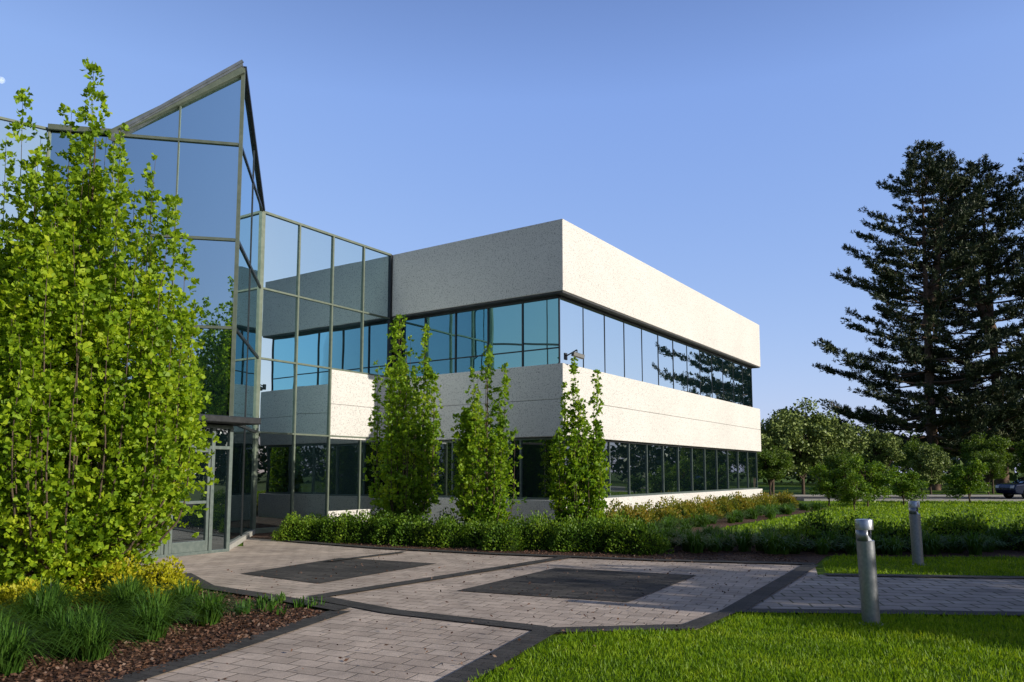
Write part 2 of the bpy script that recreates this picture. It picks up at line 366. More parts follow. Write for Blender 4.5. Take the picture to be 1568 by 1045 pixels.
scene.view_settings.view_transform = 'Standard'; scene.view_settings.look = 'None'; scene.view_settings.exposure = 0

# ------------------------------------------------------------------ building
d1 = np.array([.5607, .828]); n1 = np.array([.828, -.5607]); d2 = np.array([-.828, .5607]); n2 = -d1
C = np.array([1.46, 21.48]); J = C + 6.67 * d2; K = J - 5.25 * d1; Nn = np.array([-6.08, 16.51])
H = 8.96
bld = empty('office_building', (float(C[0]), float(C[1]), 0)); bld_inv = Matrix.Translation(-bld.location)
class Acc:
    def __init__(s): s.V = []; s.F = []
    def box(s, O, d, n, s0, s1, z0, z1, n0, n1_):
        O = np.asarray(O, float); b0 = len(s.V)
        for z in (z0, z1):
            for (a, c) in ((s0, n0), (s1, n0), (s1, n1_), (s0, n1_)):
                p = O + d * a + n * c; s.V.append((p[0], p[1], z))
        s.F += [tuple(b0 + i for i in f) for f in ((0, 3, 2, 1), (4, 5, 6, 7), (0, 1, 5, 4), (1, 2, 6, 5), (2, 3, 7, 6), (3, 0, 4, 7))]
    def bar(s, p0, p1, w_, h_, up=(0, 0, 1)):
        p0 = np.asarray(p0, float); p1 = np.asarray(p1, float); t = nrm(p1 - p0); sd = nrm(np.cross(t, up)); u = np.cross(sd, t); b0 = len(s.V)
        for p in (p0, p1):
            for (a, c) in ((-1, -1), (1, -1), (1, 1), (-1, 1)):
                s.V.append(tuple(p + sd * a * w_ / 2 + u * c * h_ / 2))
        s.F += [tuple(b0 + i for i in f) for f in ((0, 3, 2, 1), (4, 5, 6, 7), (0, 1, 5, 4), (1, 2, 6, 5), (2, 3, 7, 6), (3, 0, 4, 7))]
    def poly(s, pts):
        b0 = len(s.V); s.V += [tuple(p) for p in pts]; s.F.append(tuple(range(b0, b0 + len(pts))))
    def pane(s, O, d, n, s0, s1, z0, z1, nn, jit=.004):
        """glass pane, each very slightly out of plane like real glazing"""
        O = np.asarray(O, float); a, b = rng.normal(0, jit, 2)
        ws = (s1 - s0) / 2; hz = (z1 - z0) / 2; pts = []
        for (u, v) in ((-1, -1), (1, -1), (1, 1), (-1, 1)):
            off = nn + a * u * ws + b * v * hz
            p = O + d * ((s0 + s1) / 2 + u * ws) + n * off; pts.append((p[0], p[1], (z0 + z1) / 2 + v * hz))
        s.poly(pts)
    def make(s, name, mat, parent=bld, bevel=0):
        o = poly_obj(name, s.V, s.F, mat, parent)
        if parent is bld: o.matrix_parent_inverse = bld_inv
        if bevel:
            md = o.modifiers.new('b', 'BEVEL'); md.width = bevel; md.segments = 2; md.limit_method = 'ANGLE'
        return o
LF = 19.1; DP = 16.0
conc = Acc(); core = Acc(); joint = Acc(); sof = Acc()
conc.box(C, d1, n1, 0, LF + .25, 6.85, H, -DP, 0)
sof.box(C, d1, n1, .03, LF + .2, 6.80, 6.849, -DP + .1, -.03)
conc.box(C, d1, n1, 0, LF, 3.73, 4.75, -DP, -.02)
conc.box(C, d1, n1, 0, LF, 2.67, 3.722, -DP, -.02)
joint.box(C, d1, n1, .03, LF - .03, 2.7, 4.7, -DP + .1, -.05)
conc.box(C, d1, n1, 0, LF, -.1, .87, -DP, -.02)
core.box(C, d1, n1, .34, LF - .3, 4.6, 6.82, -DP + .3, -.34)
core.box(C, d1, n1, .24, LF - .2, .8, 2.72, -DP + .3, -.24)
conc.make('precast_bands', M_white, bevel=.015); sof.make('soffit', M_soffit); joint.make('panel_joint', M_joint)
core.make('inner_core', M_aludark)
gw = Acc(); gt = Acc(); gl = Acc(); mul = Acc(); mdk = Acc()
nW = 13; st = (LF - .6) / nW
for i in range(nW):
    a = .3 + i * st
    gw.pane(C, d1, n1, a, a + st, 4.75, 6.80, -.30, .003)
    gl.pane(C, d1, n1, a, a + st, .87, 2.67, -.20, .003)
for i in range(nW + 1):
    a = .3 + i * st
    mdk.box(C, d1, n1, a - .011, a + .011, 4.75, 6.80, -.31, -.285)
    mul.box(C, d1, n1, a - .022, a + .022, .87, 2.67, -.21, -.16)
mul.box(C, d1, n1, .3, LF - .3, .872, .93, -.205, -.145)
mul.box(C, d1, n1, .3, LF - .3, 4.752, 4.79, -.305, -.26)
mdk.box(C, d1, n1, .3, LF - .3, 2.61, 2.668, -.205, -.145)
mdk.box(C, d1, n1, .3, LF - .3, 6.72, 6.798, -.305, -.26)
nW2 = 5; st2 = (6.67 - .3) / nW2
for i in range(nW2):
    a = .3 + i * st2
    gt.pane(C, d2, n2, a, a + st2, 5.28, 6.80, -.30, .003); gt.pane(C, d2, n2, a, a + st2, 4.75, 5.24, -.30, .003)
    gl.pane(C, d2, n2, a, a + st2, .87, 2.67, -.20, .003)
for i in range(nW2 + 1):
    a = min(.3 + i * st2, 6.64)
    mdk.box(C, d2, n2, a - .02, a + .02, 4.75, 6.80, -.31, -.265)
    mul.box(C, d2, n2, a - .022, a + .022, .87, 2.67, -.21, -.15)
mdk.box(C, d2, n2, .3, 6.66, 5.245, 5.275, -.308, -.268)
mdk.box(C, d2, n2, .3, 6.66, 6.72, 6.797, -.308, -.258)
mdk.box(C, d2, n2, .3, 6.66, 4.753, 4.785, -.308, -.258)
mul.box(C, d2, n2, .25, 6.66, .873, .93, -.207, -.148)
mul.box(C, d2, n2, .25, 6.66, 2.60, 2.667, -.207, -.148)
lev = [.12, 2.75, 4.80, 6.77, H]
gc = Acc(); mu = Acc()
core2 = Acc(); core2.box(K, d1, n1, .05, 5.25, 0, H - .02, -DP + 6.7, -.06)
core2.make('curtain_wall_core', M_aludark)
for i in range(4):
    a0 = i * 5.25 / 4; a1 = a0 + 5.25 / 4
    for j in range(4):
        if i >= 2 and j == 1: continue
        z0, z1 = lev[j], lev[j + 1]
        if i >= 2 and j == 0: z0, z1 = .5, 2.67
        (gl if j == 0 else gc).pane(K, d1, n1, a0, a1, z0, z1, 0, .003)
wp = Acc()
wp.box(K, d1, n1, 2.625, 5.245, 2.67, 3.722, -.05, .04); wp.box(K, d1, n1, 2.625, 5.245, 3.73, 4.78, -.05, .04)
wp.box(K, d1, n1, 2.625, 5.245, -.1, .5, -.05, .05)
wp.make('spandrel_panel', M_white, bevel=.01)
for i in range(5):
    a = i * 5.25 / 4
    if i == 0: mu.box(K, d1, n1, a - .07, a + .05, 0, H, -.02, .07)
    elif i <= 2: mu.box(K, d1, n1, a - .025, a + .025, 0, H, -.02, .05)
    elif i == 3: mu.box(K, d1, n1, a - .025, a + .025, 4.79, H, -.02, .05); mu.box(K, d1, n1, a - .025, a + .025, .5, 2.668, -.02, .035)
    else: mdk.box(K, d1, n1, a - .09, a - .002, 4.79, H - .01, -.02, .06)
for z in lev[1:4]:
    mu.box(K, d1, n1, .02, 5.2, z - .025, z + .025, -.015, .045)
mu.box(K, d1, n1, .02, 5.2, H - .05, H + .015, -.02, .055)
mu.box(K, d1, n1, .02, 2.62, 0, .14, -.02, .052)
u5 = nrm(np.array([-.98, -.20])); nb5 = nrm(np.array([.2, -.98]))
dK = nrm(K - Nn); nK = np.array([dK[1], -dK[0]])
LK = float(np.linalg.norm(K - Nn)); PZ = 10.78; QL = 2.45
Q = Nn + u5 * QL
W5 = 3.9
def p3(xy, z): return np.array([xy[0], xy[1], z])
for i in range(3):
    a0 = i * 1.3; a1 = a0 + 1.3
    for j in range(1, 4): gc.pane(Nn, u5, nb5, a0, a1, lev[j], lev[j + 1], 0, .0035)
    gl.pane(Nn, u5, nb5, a0, a1, .1, lev[1], 0, .003)
zq = lambda s_: H + (PZ - H) * (1 - s_ / QL)
gc.poly([p3(Nn, H), p3(Nn + u5 * 1.3, H), p3(Nn + u5 * 1.3, zq(1.3)), p3(Nn, PZ)])
gc.poly([p3(Nn + u5 * 1.3, H), p3(Q, H), p3(Nn + u5 * 1.3, zq(1.3))])
for j in range(1, 4):
    gc.pane(Nn, dK, nK, 0, LK / 2, lev[j], lev[j + 1], 0, .002); gc.pane(Nn, dK, nK, LK / 2, LK, lev[j], lev[j + 1], 0, .002)
gl.pane(Nn, dK, nK, 0, LK, .1, lev[1], 0, .002)
gc.poly([p3(Nn, H), p3(K, H), p3(Nn, PZ)])
for i in range(4):
    a = i * 1.3
    top = {0: PZ, 1: zq(1.3), 2: H, 3: H}[i]
    hw = .04 if i == 0 else .014
    mu.box(Nn, u5, nb5, a - hw, a + hw, 0, top - .03, -.02, .04)
for z in lev[1:]:
    mu.box(Nn, u5, nb5, .05, W5, z - .03, z + .03, -.015, .045)
for z in lev[1:4]:
    mdk.box(Nn, dK, nK, .06, LK - .05, z - .035, z + .035, -.015, .03)
mdk.box(Nn, dK, nK, LK / 2 - .02, LK / 2 + .02, .1, PZ - 1.0, -.018, .02)
mdk.bar(p3(Nn + nK * .02, PZ), p3(K + nK * .02, H + .02), .09, .10)
mdk.box(Nn, dK, nK, .06, LK - .05, H - .03, H + .03, -.016, .025)
gb = Acc(); gb.bar(p3(Nn + nb5 * .05, PZ - .09) , p3(Q + nb5 * .05 + u5 * .2, H - .02), .14, .17)
gb.bar(p3(Q + nb5 * .05, H + .03), p3(Nn + u5 * W5 + nb5 * .05, H + .03), .12, .12)
gb.make('gable_frame', M_alusage, bevel=.01)
rf = Acc()
Pp = p3(Nn, PZ); Qp = p3(Q, H); Kp = p3(K, H)
o3 = p3(nb5 * .14, 0)
top_ = [Pp + o3 + (0, 0, .05), Qp + o3 + p3(u5 * .25, -.10), Kp + (0, 0, .05)]
bot_ = [v - np.array([0, 0, .07]) for v in top_]
rf.poly(top_); rf.poly(bot_[::-1])
for i in range(3): rf.poly([bot_[i], bot_[(i + 1) % 3], top_[(i + 1) % 3], top_[i]])
for k in range(7):
    f = k / 6
    a = Pp * (1 - f) + Kp * f; bb = Qp * (1 - f) + Kp * f
    if f < 1: rf.bar(a + o3 * (1 - f) + (0, 0, .08), bb + o3 * (1 - f) + (0, 0, .08), .05, .06)
L6 = Nn + u5 * W5; u6 = nrm(np.array([-.80, -.60])); n6 = np.array([.6, -.8]); L7 = L6 + u6 * 7.5
rf.poly([p3(K, H - .05), p3(Q, H - .05), p3(L6, H - .05), p3(L7, H - .05), p3(L7 + d2 * 18, H - .05), p3(J + d2 * 9, H - .05), p3(J, H - .05)])
rf.make('roof', M_roof)
for i in range(5):
    for j in range(4):
        (gl if j == 0 else gc).pane(L6, u6, n6, i * 1.5, i * 1.5 + 1.5, lev[j] if j else .1, lev[j + 1], 0, .003)
    mu.box(L6, u6, n6, i * 1.5 - .02, i * 1.5 + .02, 0, H, -.02, .04)
for z in lev[1:]: mu.box(L6, u6, n6, .03, 7.5, z - .025, z + .025, -.015, .035)
ew = Acc(); ew.box(L7, d2, n2, 0, 18, 0, H - .06, -.3, 0); ew.make('end_wall', M_white)
V0 = Nn + nb5 * .35 + u5 * -.05; dv = -d1; nv = n1; VL = 3.2
fr = Acc(); vg = Acc(); cn = Acc()
posts = [0, .42, 1.38, 2.34, 2.76, VL]
for i, a in enumerate(posts):
    wd = .04
    fr.box(V0, dv, nv, a - wd, a + wd, 0, 2.62, -.06, .05)
fr.box(V0, dv, nv, 0, VL, 2.13, 2.20, -.055, .045)
fr.box(V0, dv, nv, 0, VL, 2.56, 2.64, -.055, .047)
fr.box(V0, dv, nv, 0, VL, 0, .07, -.055, .046)
for a in (.47, 1.43):
    fr.box(V0, dv, nv, a, a + .06, .07, 2.13, -.02, .038); fr.box(V0, dv, nv, a + .79, a + .86, .07, 2.13, -.02, .038)
    fr.box(V0, dv, nv, a + .06, a + .79, .07, .28, -.02, .037); fr.box(V0, dv, nv, a + .06, a + .79, 2.06, 2.13, -.02, .037)
    fr.box(V0, dv, nv, a + .06, a + .79, 1.02, 1.08, -.02, .035)
    fr.bar(p3(V0 + dv * (a + .74) + nv * .09, .95), p3(V0 + dv * (a + .74) + nv * .09, 1.35), .025, .025, up=(1, 0, 0))
fr.make('entrance_frame', M_alu, bevel=.006)
for i in range(5): vg.pane(V0, dv, nv, posts[i], posts[i + 1], .07, 2.13, 0, .002); vg.pane(V0, dv, nv, posts[i], posts[i + 1], 2.2, 2.58, 0, .002)
vg.make('entrance_glass', M_glass_lo)
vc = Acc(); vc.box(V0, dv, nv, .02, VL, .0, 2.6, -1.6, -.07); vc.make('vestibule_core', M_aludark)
cn.box(V0, dv, nv, -.35, VL + .3, 2.66, 2.80, -1.6, .55); cn.make('entrance_canopy', M_aludark, bevel=.02)
cb = Acc(); cb.box(Nn, dK, nK, -.3, LK, 0, .12, -.1, .08); cb.make('atrium_plinth', M_kerb)
gw.make('strip_windows', M_glass_win); gt.make('return_windows', M_glass_teal); gl.make('ground_floor_windows', M_glass_lo); gc.make('curtain_glass', M_glass)
mul.make('light_mullions', M_alu); mdk.make('dark_mullions', M_aludark); mu.make('curtain_mullions', M_alusage)

sc = empty('security_camera', (float(C[0]), float(C[1]), 4.9))
a = Acc(); q = p3(C + n1 * -.02 + d1 * .15, 4.95)
a.bar(q, q + p3(n1 * .38, .16), .035, .035); a.box((q[0], q[1]), d1, n1, -.07, .07, 4.85, 5.05, -.02, .03)
a.bar(q + p3(n1 * .38, .16), q + p3(n1 * .38, .02), .03, .03, up=(1, 0, 0))
a.bar(q + p3(n1 * .30 - d1 * .12, .04), q + p3(n1 * .46 + d1 * .22, -.03), .12, .12)
o = a.make('bracket_and_housing', M_aludark, parent=sc, bevel=.01); o.matrix_parent_inverse = Matrix.Translation(-sc.location)

# ------------------------------------------------------------------ ground surfaces
def sheet(name, pts, z, mat):
    return poly_obj(name, [(x, y, z) for x, y in pts], [tuple(range(len(pts)))], mat)
def ribbon(pts, wd, z):
    pts = np.array(pts, float); T = nrm(np.gradient(pts, axis=0)); Sd = np.stack([-T[:, 1], T[:, 0]], 1) * wd / 2
    V = [(*(p + s), z) for p, s in zip(pts, Sd)] + [(*(p - s), z) for p, s in zip(pts, Sd)]; n = len(pts)
    return [V, [(i, i + 1, n + i + 1, n + i) for i in range(n - 1)]]
sheet('ground', [(-2500, -2500), (2500, -2500), (2500, 2500), (-2500, 2500)], 0, M_ground)
plaza = [(-3.9, 3.5), (-3.06, 6.16), (-2.64, 7.32), (-2.0, 9.23), (-3.4, 10.36), (-4.37, 11.06), (-5.26, 12.5), (-7.6, 13.2), (-9.5, 15.8), (-6.0, 17.3), (-6.8, 19.6), (-5.5, 18.7),
         (-2.9, 16.9), (-.32, 15.7), (2.67, 14.6), (5.45, 14.0), (4.9, 12.45), (2.6, 9.2), (1.94, 8.2), (.4, 8.0), (-.49, 6.07), (-1.6, 3.5)]
sheet('plaza_pavement', plaza, .012, M_paver)
sheet('footpath', [(2.62, 9.25), (4.95, 12.5), (8.1, 12.1), (26, 9.9), (26, 7.0), (6.1, 8.98)], .016, M_paver2)
sheet('dark_paving_panel', [(-.77, 10.8), (1.47, 9.87), (2.95, 12.4), (.75, 13.35)], .020, M_panel)
sheet('dark_paving_panel', [(-4.4, 12.6), (-2.85, 11.5), (-1.35, 14.0), (-3.3, 14.9)], .020, M_panel)
bands = [[(-3.95, 3.5), (-3.06, 6.16), (-2.64, 7.32), (-2.02, 9.25)], [(-2.6, 10.25), (-1.42, 9.2), (.32, 8.2)], [(.42, 8.25), (-.47, 6.1), (-1.6, 3.5)],
         [(.35, 8.1), (1.9, 8.3), (2.6, 9.25), (6.1, 9.02), (26, 7.1)], [(2.6, 9.2), (5.3, 13.75)], [(-2.6, 10.2), (-.8, 12.5), (1.05, 14.95)],
         [(5.0, 12.42), (8.1, 12.05), (26, 9.9)], [(-5.3, 12.5), (-4.37, 11.1), (-3.4, 10.4), (-2.0, 9.3)], [(-5.4, 18.5), (-2.9, 16.75), (-.32, 15.55), (2.67, 14.45), (5.4, 13.85)],
         [(-2.2, 15.9), (-3.4, 14.2)]]
BV = []; BF = []
for i, bnd in enumerate(bands):
    V, F = ribbon(bnd, .26 if i not in (9,) else .15, .024 + i * .0015); k = len(BV); BV += V; BF += [tuple(x + k for x in f) for f in F]
poly_obj('paving_border_band', BV, BF, M_band)
bed1 = [(-6.8, 19.7), (-5.5, 18.7), (-2.9, 16.9), (-.32, 15.7), (2.67, 14.6), (5.5, 14.0), (6.2, 15.3), (12, 14.9), (24, 14.0), (24, 17.3), (9, 18.6), (6.2, 20.3), (5.6, 22.2), (14.4, 35.2), (12.3, 37.6), (1.2, 21.4), (-4.1, 25.4), (-7.2, 21)]
sheet('planting_bed', bed1, .008, M_mulch)
bed2 = [(-4.1, 3.2), (-3.1, 6.16), (-2.68, 7.32), (-2.05, 9.2), (-3.4, 10.3), (-4.4, 11.0), (-5.3, 12.4), (-7.7, 13.1), (-12, 12.4), (-14, 3.2)]
sheet('planting_bed', bed2, .007, M_mulch)
sheet('asphalt_road', [(17, 45), (90, 41), (90, 52), (17, 53)], .010, M_asph)
kb = Acc(); kb.bar((17, 44.9, .06), (90, 40.9, .06), .18, .14); kb.bar((17, 53.1, .06), (90, 52.1, .06), .18, .14); kb.make('road_kerb', M_kerb, parent=None)
lm = Acc()
for i in range(10):
    x = 24 + i * 2.8; lm.bar((x, 48.0, .016), (x + .1, 52.2, .016), .1, .004)
lm.make('parking_marking', M_paint, parent=None)

def inpoly(P, poly):
    x, y = P[:, 0], P[:, 1]; ins = np.zeros(len(P), bool); n = len(poly)
    for i in range(n):
        x1, y1 = poly[i]; x2, y2 = poly[(i + 1) % n]
        c = ((y1 > y) != (y2 > y)) & (x < (x2 - x1) * (y - y1) / (y2 - y1 + 1e-12) + x1); ins ^= c
    return ins
def lawn(name, poly, dens, hgt, wd):
    p = np.array(poly); lo = p.min(0); hi = p.max(0); n = int(dens * np.prod(hi - lo))
    P = rng.uniform(lo, hi, (n, 2)); P = P[inpoly(P, poly)]; n = len(P)
    patch = .78 + .2 * np.sin(P[:, 0] * 2.1 + np.sin(P[:, 1] * 3)) * np.sin(P[:, 1] * 1.7 + 1) + rng.normal(0, .2, n)
    P3 = np.concatenate([P, np.zeros((n, 1))], 1); A = rng.normal(0, .42, (n, 3)); A[:, 2] = 1
    b = Builder(); b.add(*leaf_quads(P3, A, hgt * patch * rng.uniform(.5, 1.3, n), wd, .06)); add_mesh(name, b.mesh(name, [M_blade]), (0, 0, 0))
lawn('lawn_grass', [(-1.45, 3.5), (-.36, 6.07), (.55, 7.98), (1.98, 8.12), (2.66, 9.1), (6.1, 8.87), (10, 8.5), (7, 3.5)], 2800, .065, .009)
lawn('lawn_grass', [(5.1, 12.6), (8.1, 12.25), (18, 11), (18, 14.4), (12, 14.8), (6.3, 15.2), (5.6, 14.0)], 900, .07, .014)
lawn('lawn_grass', [(6.4, 20.6), (9, 18.8), (24, 17.5), (45, 25), (45, 44), (17, 44), (14.5, 35), (5.9, 22.3)], 55, .10, .05)
def chips(name, poly, n, z0=.012, hi=.03, mat=None):
    p = np.array(poly); P = rng.uniform(p.min(0), p.max(0), (n, 2)); P = P[inpoly(P, poly)]; n = len(P)
    P3 = np.concatenate([P, rng.uniform(z0, hi, (n, 1))], 1); A = rng.normal(0, 1, (n, 3)); A[:, 2] *= .25
    b = Builder(); b.add(*leaf_quads(P3, A, rng.uniform(.02, .06, n), rng.uniform(.012, .03, n), .05)); add_mesh(name, b.mesh(name, [mat or M_chip]), (0, 0, 0))
chips('mulch_chips', [(-6.5, 5), (-3.4, 5.2), (-3.1, 6.16), (-2.68, 7.32), (-2.15, 9.1), (-3.4, 10.2), (-4.4, 10.9), (-6.5, 11)], 26000)
chips('mulch_chips', [(-5.5, 18.6), (-2.9, 16.9), (-.32, 15.7), (2.67, 14.6), (5.5, 14.1), (5.5, 16), (-4, 20)], 14000)
chips('fallen_leaf_litter', [(-3.3, 5.2), (-1.2, 5.2), (2.6, 9.0), (5, 13.5), (-3, 16.5), (-5, 13)], 1100, .036, .05)

# ------------------------------------------------------------------ trees
tops = [(.0, 0, 7.4), (-.75, -.3, 6.7), (.85, -.2, 6.0), (1.25, .1, 4.85), (-1.2, .1, 6.3), (.35, .2, 6.5), (1.45, -.2, 3.9), (-.4, .3, 6.5), (.1, -.1, 6.9), (.55, -.3, 6.3), (1.5, .1, 3.0), (-.9, .2, 6.4), (-.2, -.3, 6.6), (.8, .2, 5.7), (1.1, -.3, 5.3), (1.0, .3, 5.5)]
add_mesh('columnar_tree', columnar_tree(7.0, 1.50, 130, 225, 7, .081, M_leafN, 'columnar_tree_near', tops=tops), (-5.85, 10.3, 0))
add_mesh('columnar_tree', columnar_tree(5.5, .92, 48, 125, 7, .090, M_leafC, 'columnar_tree_a', tops=[(-.2, 0, 5.85), (-.25, .1, 5.6), (.5, 0, 5.4), (-.7, 0, 4.6), (.75, 0, 4.2), (.45, .1, 5.1), (-.1, -.1, 5.4), (-.25, 0, 5.75)], zmin=.5, pw=.42, skirt=.12, drop=.36), (-2.75, 19.6, 0))
add_mesh('columnar_tree', columnar_tree(4.3, .76, 42, 120, 7, .086, M_leafC, 'columnar_tree_b', tops=[(0, 0, 4.65), (.4, 0, 4.2), (.1, .1, 4.5), (-.3, 0, 4.1), (0, .1, 4.4)], zmin=.35, pw=.44, skirt=.12, drop=.36), (-.6, 18.1, 0))
add_mesh('columnar_tree', columnar_tree(3.9, .66, 38, 105, 7, .086, M_leafC, 'columnar_tree_c', tops=[(-.1, 0, 4.4), (.42, 0, 4.1), (-.1, .1, 4.2), (.35, 0, 3.9), (-.35, 0, 3.8)], zmin=.35, pw=.44, skirt=.12, drop=.36), (1.62, 18.6, 0))
pA = pine_mesh(17.6, 5.9, 'pine_a', 2.2, .2, 1.05, forks=[(16.9, 2.4, 11.5, 1.1, .2, 8)])
PS = 1.90
add_mesh('pine_tree', pA, (39.6, 72, 0), 0, (PS, PS, PS))
add_mesh('pine_tree', pA, (46.6, 73, 0), 2.2, (PS * 1.05, PS * 1.05, PS * .97))
add_mesh('pine_tree', pA, (54.0, 72, 0), 4.1, (PS, PS, PS * 1.06))
dA = decid_mesh(7, 2.8, 'decid_a', 50, 200, .22); dB = decid_mesh(8, 3.0, 'decid_b', 60, 230, .24, M_leafF, low=.12)
dC = decid_mesh(3.0, 1.5, 'decid_c', 40, 170, .12, M_hedge, low=.02)
for (x, y, r, s, me) in [(18.3, 54, 0, .78, dB), (21.2, 56, 1, .92, dB), (24.2, 57.5, 2, .82, dB), (16.8, 50, 2, .5, dA), (28.5, 60, 3, .7, dB), (33, 62, 4, .65, dA), (37.5, 60, 5, .7, dA), (42, 61, .5, .7, dA), (46.5, 60, 1.7, .8, dA), (20, 46.5, .3, .45, dA), (30.5, 56, 2.2, .5, dB), (35, 56.5, 3.3, .5, dA), (40, 56, 1.1, .55, dA)]:
    add_mesh('deciduous_tree', me, (x, y, 0), r, (s, s, s))
for (x, y, r, s) in [(15.4, 37.5, 0, .8), (14.9, 33.5, 2, .65), (16.9, 36.6, 1, .95), (19.4, 38.2, .4, .75), (24.4, 41, 3, .9), (27.2, 39.5, 2, .55)]:
    add_mesh('round_shrub', dC, (x, y, 0), r, (s, s, s * .9))
for (x, y, r, s) in [(17.5, 10.6, 0, .85), (21.5, 11.0, 2, .9), (14.6, 6.2, 4, .75), (16.2, 4.0, 1, .8), (15.0, 12.2, 3, .6), (19.5, 8.2, 5, .9)]:
    add_mesh('deciduous_tree', dA, (x, y, 0), r, (s, s, s))
b = Builder()
for k in range(430):
    a = rng.uniform(0, 2 * np.pi); d = rng.uniform(95, 130)
    c = np.array([d * math.cos(a), d * math.sin(a) + 10, 0]); hh = rng.uniform(5.5, 9.5) * (d / 100); rr = rng.uniform(3.0, 5.5)
    m = 240; q = rand_unit(m) * (rng.uniform(.1, 1, m) ** .45)[:, None] * np.array([rr, rr, hh * .5]); q[:, 2] += hh * .5
    LL = rng.uniform(.5, 1.1, m); b.add(*leaf_quads(c + q, rand_unit(m), LL, LL * .75))
add_mesh('distant_treeline', b.mesh('distant_treeline', [M_leafT]), (0, 0, 0))

# ------------------------------------------------------------------ hedge and bed plants
b = Builder()
for i in range(13):
    f = i / 12; c = (-5.4 + 8.0 * f + rng.normal(0, .08), 18.85 - 2.75 * f + rng.normal(0, .14), 0)
    r = (rng.uniform(.46, .60), rng.uniform(.42, .52), rng.uniform(.50, .68))
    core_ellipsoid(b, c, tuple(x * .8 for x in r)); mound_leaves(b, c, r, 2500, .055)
for i in range(10):
    f = i / 9; c = (-4.9 + 7.4 * f, 20.0 - 2.4 * f + rng.normal(0, .15), 0); r = (.55, .5, rng.uniform(.52, .66))
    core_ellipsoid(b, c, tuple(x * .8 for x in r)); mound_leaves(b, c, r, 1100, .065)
add_mesh('clipped_hedge', b.mesh('clipped_hedge', [M_hedge, M_hcore]), (0, 0, 0))
b = Builder()
for i in range(30):
    f = i / 29; t = .6 + 18.6 * f; p = C + d1 * t + n1 * (1.1 + rng.normal(0, .12)); r = (rng.uniform(.40, .54), .48, rng.uniform(.50, .72))
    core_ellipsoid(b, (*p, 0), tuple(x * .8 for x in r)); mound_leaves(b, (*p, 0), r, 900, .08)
add_mesh('foundation_shrubs', b.mesh('foundation_shrubs', [M_rust, M_hcore]), (0, 0, 0))
b = Builder()
for i in range(190):
    x = rng.uniform(2.7, 17.5); y0 = 15.6 if x > 5.6 else 16.1 - (x - 2.7) * .2
    p = (x, y0 + rng.uniform(0, 2.6), 0); strap_clump(b, p, rng.uniform(.36, .52), .58, 120, .026)
for i in range(46):
    f = rng.uniform() ** 1.3; p = C + d1 * (.6 + 17 * f) + n1 * rng.uniform(1.9, 3.2); strap_clump(b, (*p, 0), rng.uniform(.32, .48), .5, 80, .032)
add_mesh('ornamental_grass', b.mesh('ornamental_grass', [M_lily]), (0, 0, 0))
b = Builder()
for i in range(22):
    x = 6.2 + i * .6 + rng.normal(0, .1); c = (x, 17.2 - .04 * x + rng.normal(0, .4), 0); r = (rng.uniform(.5, .75), .6, rng.uniform(.42, .72))
    core_ellipsoid(b, c, tuple(v * .8 for v in r)); mound_leaves(b, c, r, 1000, .075)
add_mesh('low_shrubs', b.mesh('low_shrubs', [M_hedge, M_hcore]), (0, 0, 0))
b = Builder()
for (x, y, h) in [(-4.6, 6.9, .46), (-4.1, 7.6, .42), (-3.75, 8.2, .46), (-4.75, 7.9, .5), (-4.25, 8.65, .5), (-3.75, 8.95, .45), (-5.25, 6.5, .46), (-5.5, 7.4, .48), (-4.6, 9.35, .45), (-5.1, 8.6, .5), (-5.9, 8.2, .5), (-5.9, 6.6, .46), (-6.3, 7.4, .5), (-5.0, 7.3, .5),
                  (-4.15, 6.45, .44), (-3.72, 6.95, .40), (-4.45, 5.9, .40), (-3.55, 7.7, .42), (-4.0, 7.05, .46), (-3.3, 8.5, .38)]:
    strap_clump(b, (x, y, 0), h, .58, 340, .013)
for i in range(15):
    strap_clump(b, (rng.uniform(-3.3, -2.4), rng.uniform(8.8, 9.9), 0), .16, .14, 16, .02)
add_mesh('daylily_clump', b.mesh('daylily_clump', [M_lily]), (0, 0, 0))
for (x, y, r) in [(-5.15, 10.0, .50), (-4.75, 10.5, .42), (-6.95, 9.0, .6), (-5.7, 9.0, .34), (-6.4, 8.9, .5)]:
    b = Builder(); core_ellipsoid(b, (0, 0, 0), (r * .7, r * .7, r * .7)); mound_leaves(b, (0, 0, 0), (r, r * .9, r * .95), 2600, .05)
    add_mesh('gold_shrub', b.mesh('gold_shrub', [M_gold, M_hcore]), (x, y, 0))

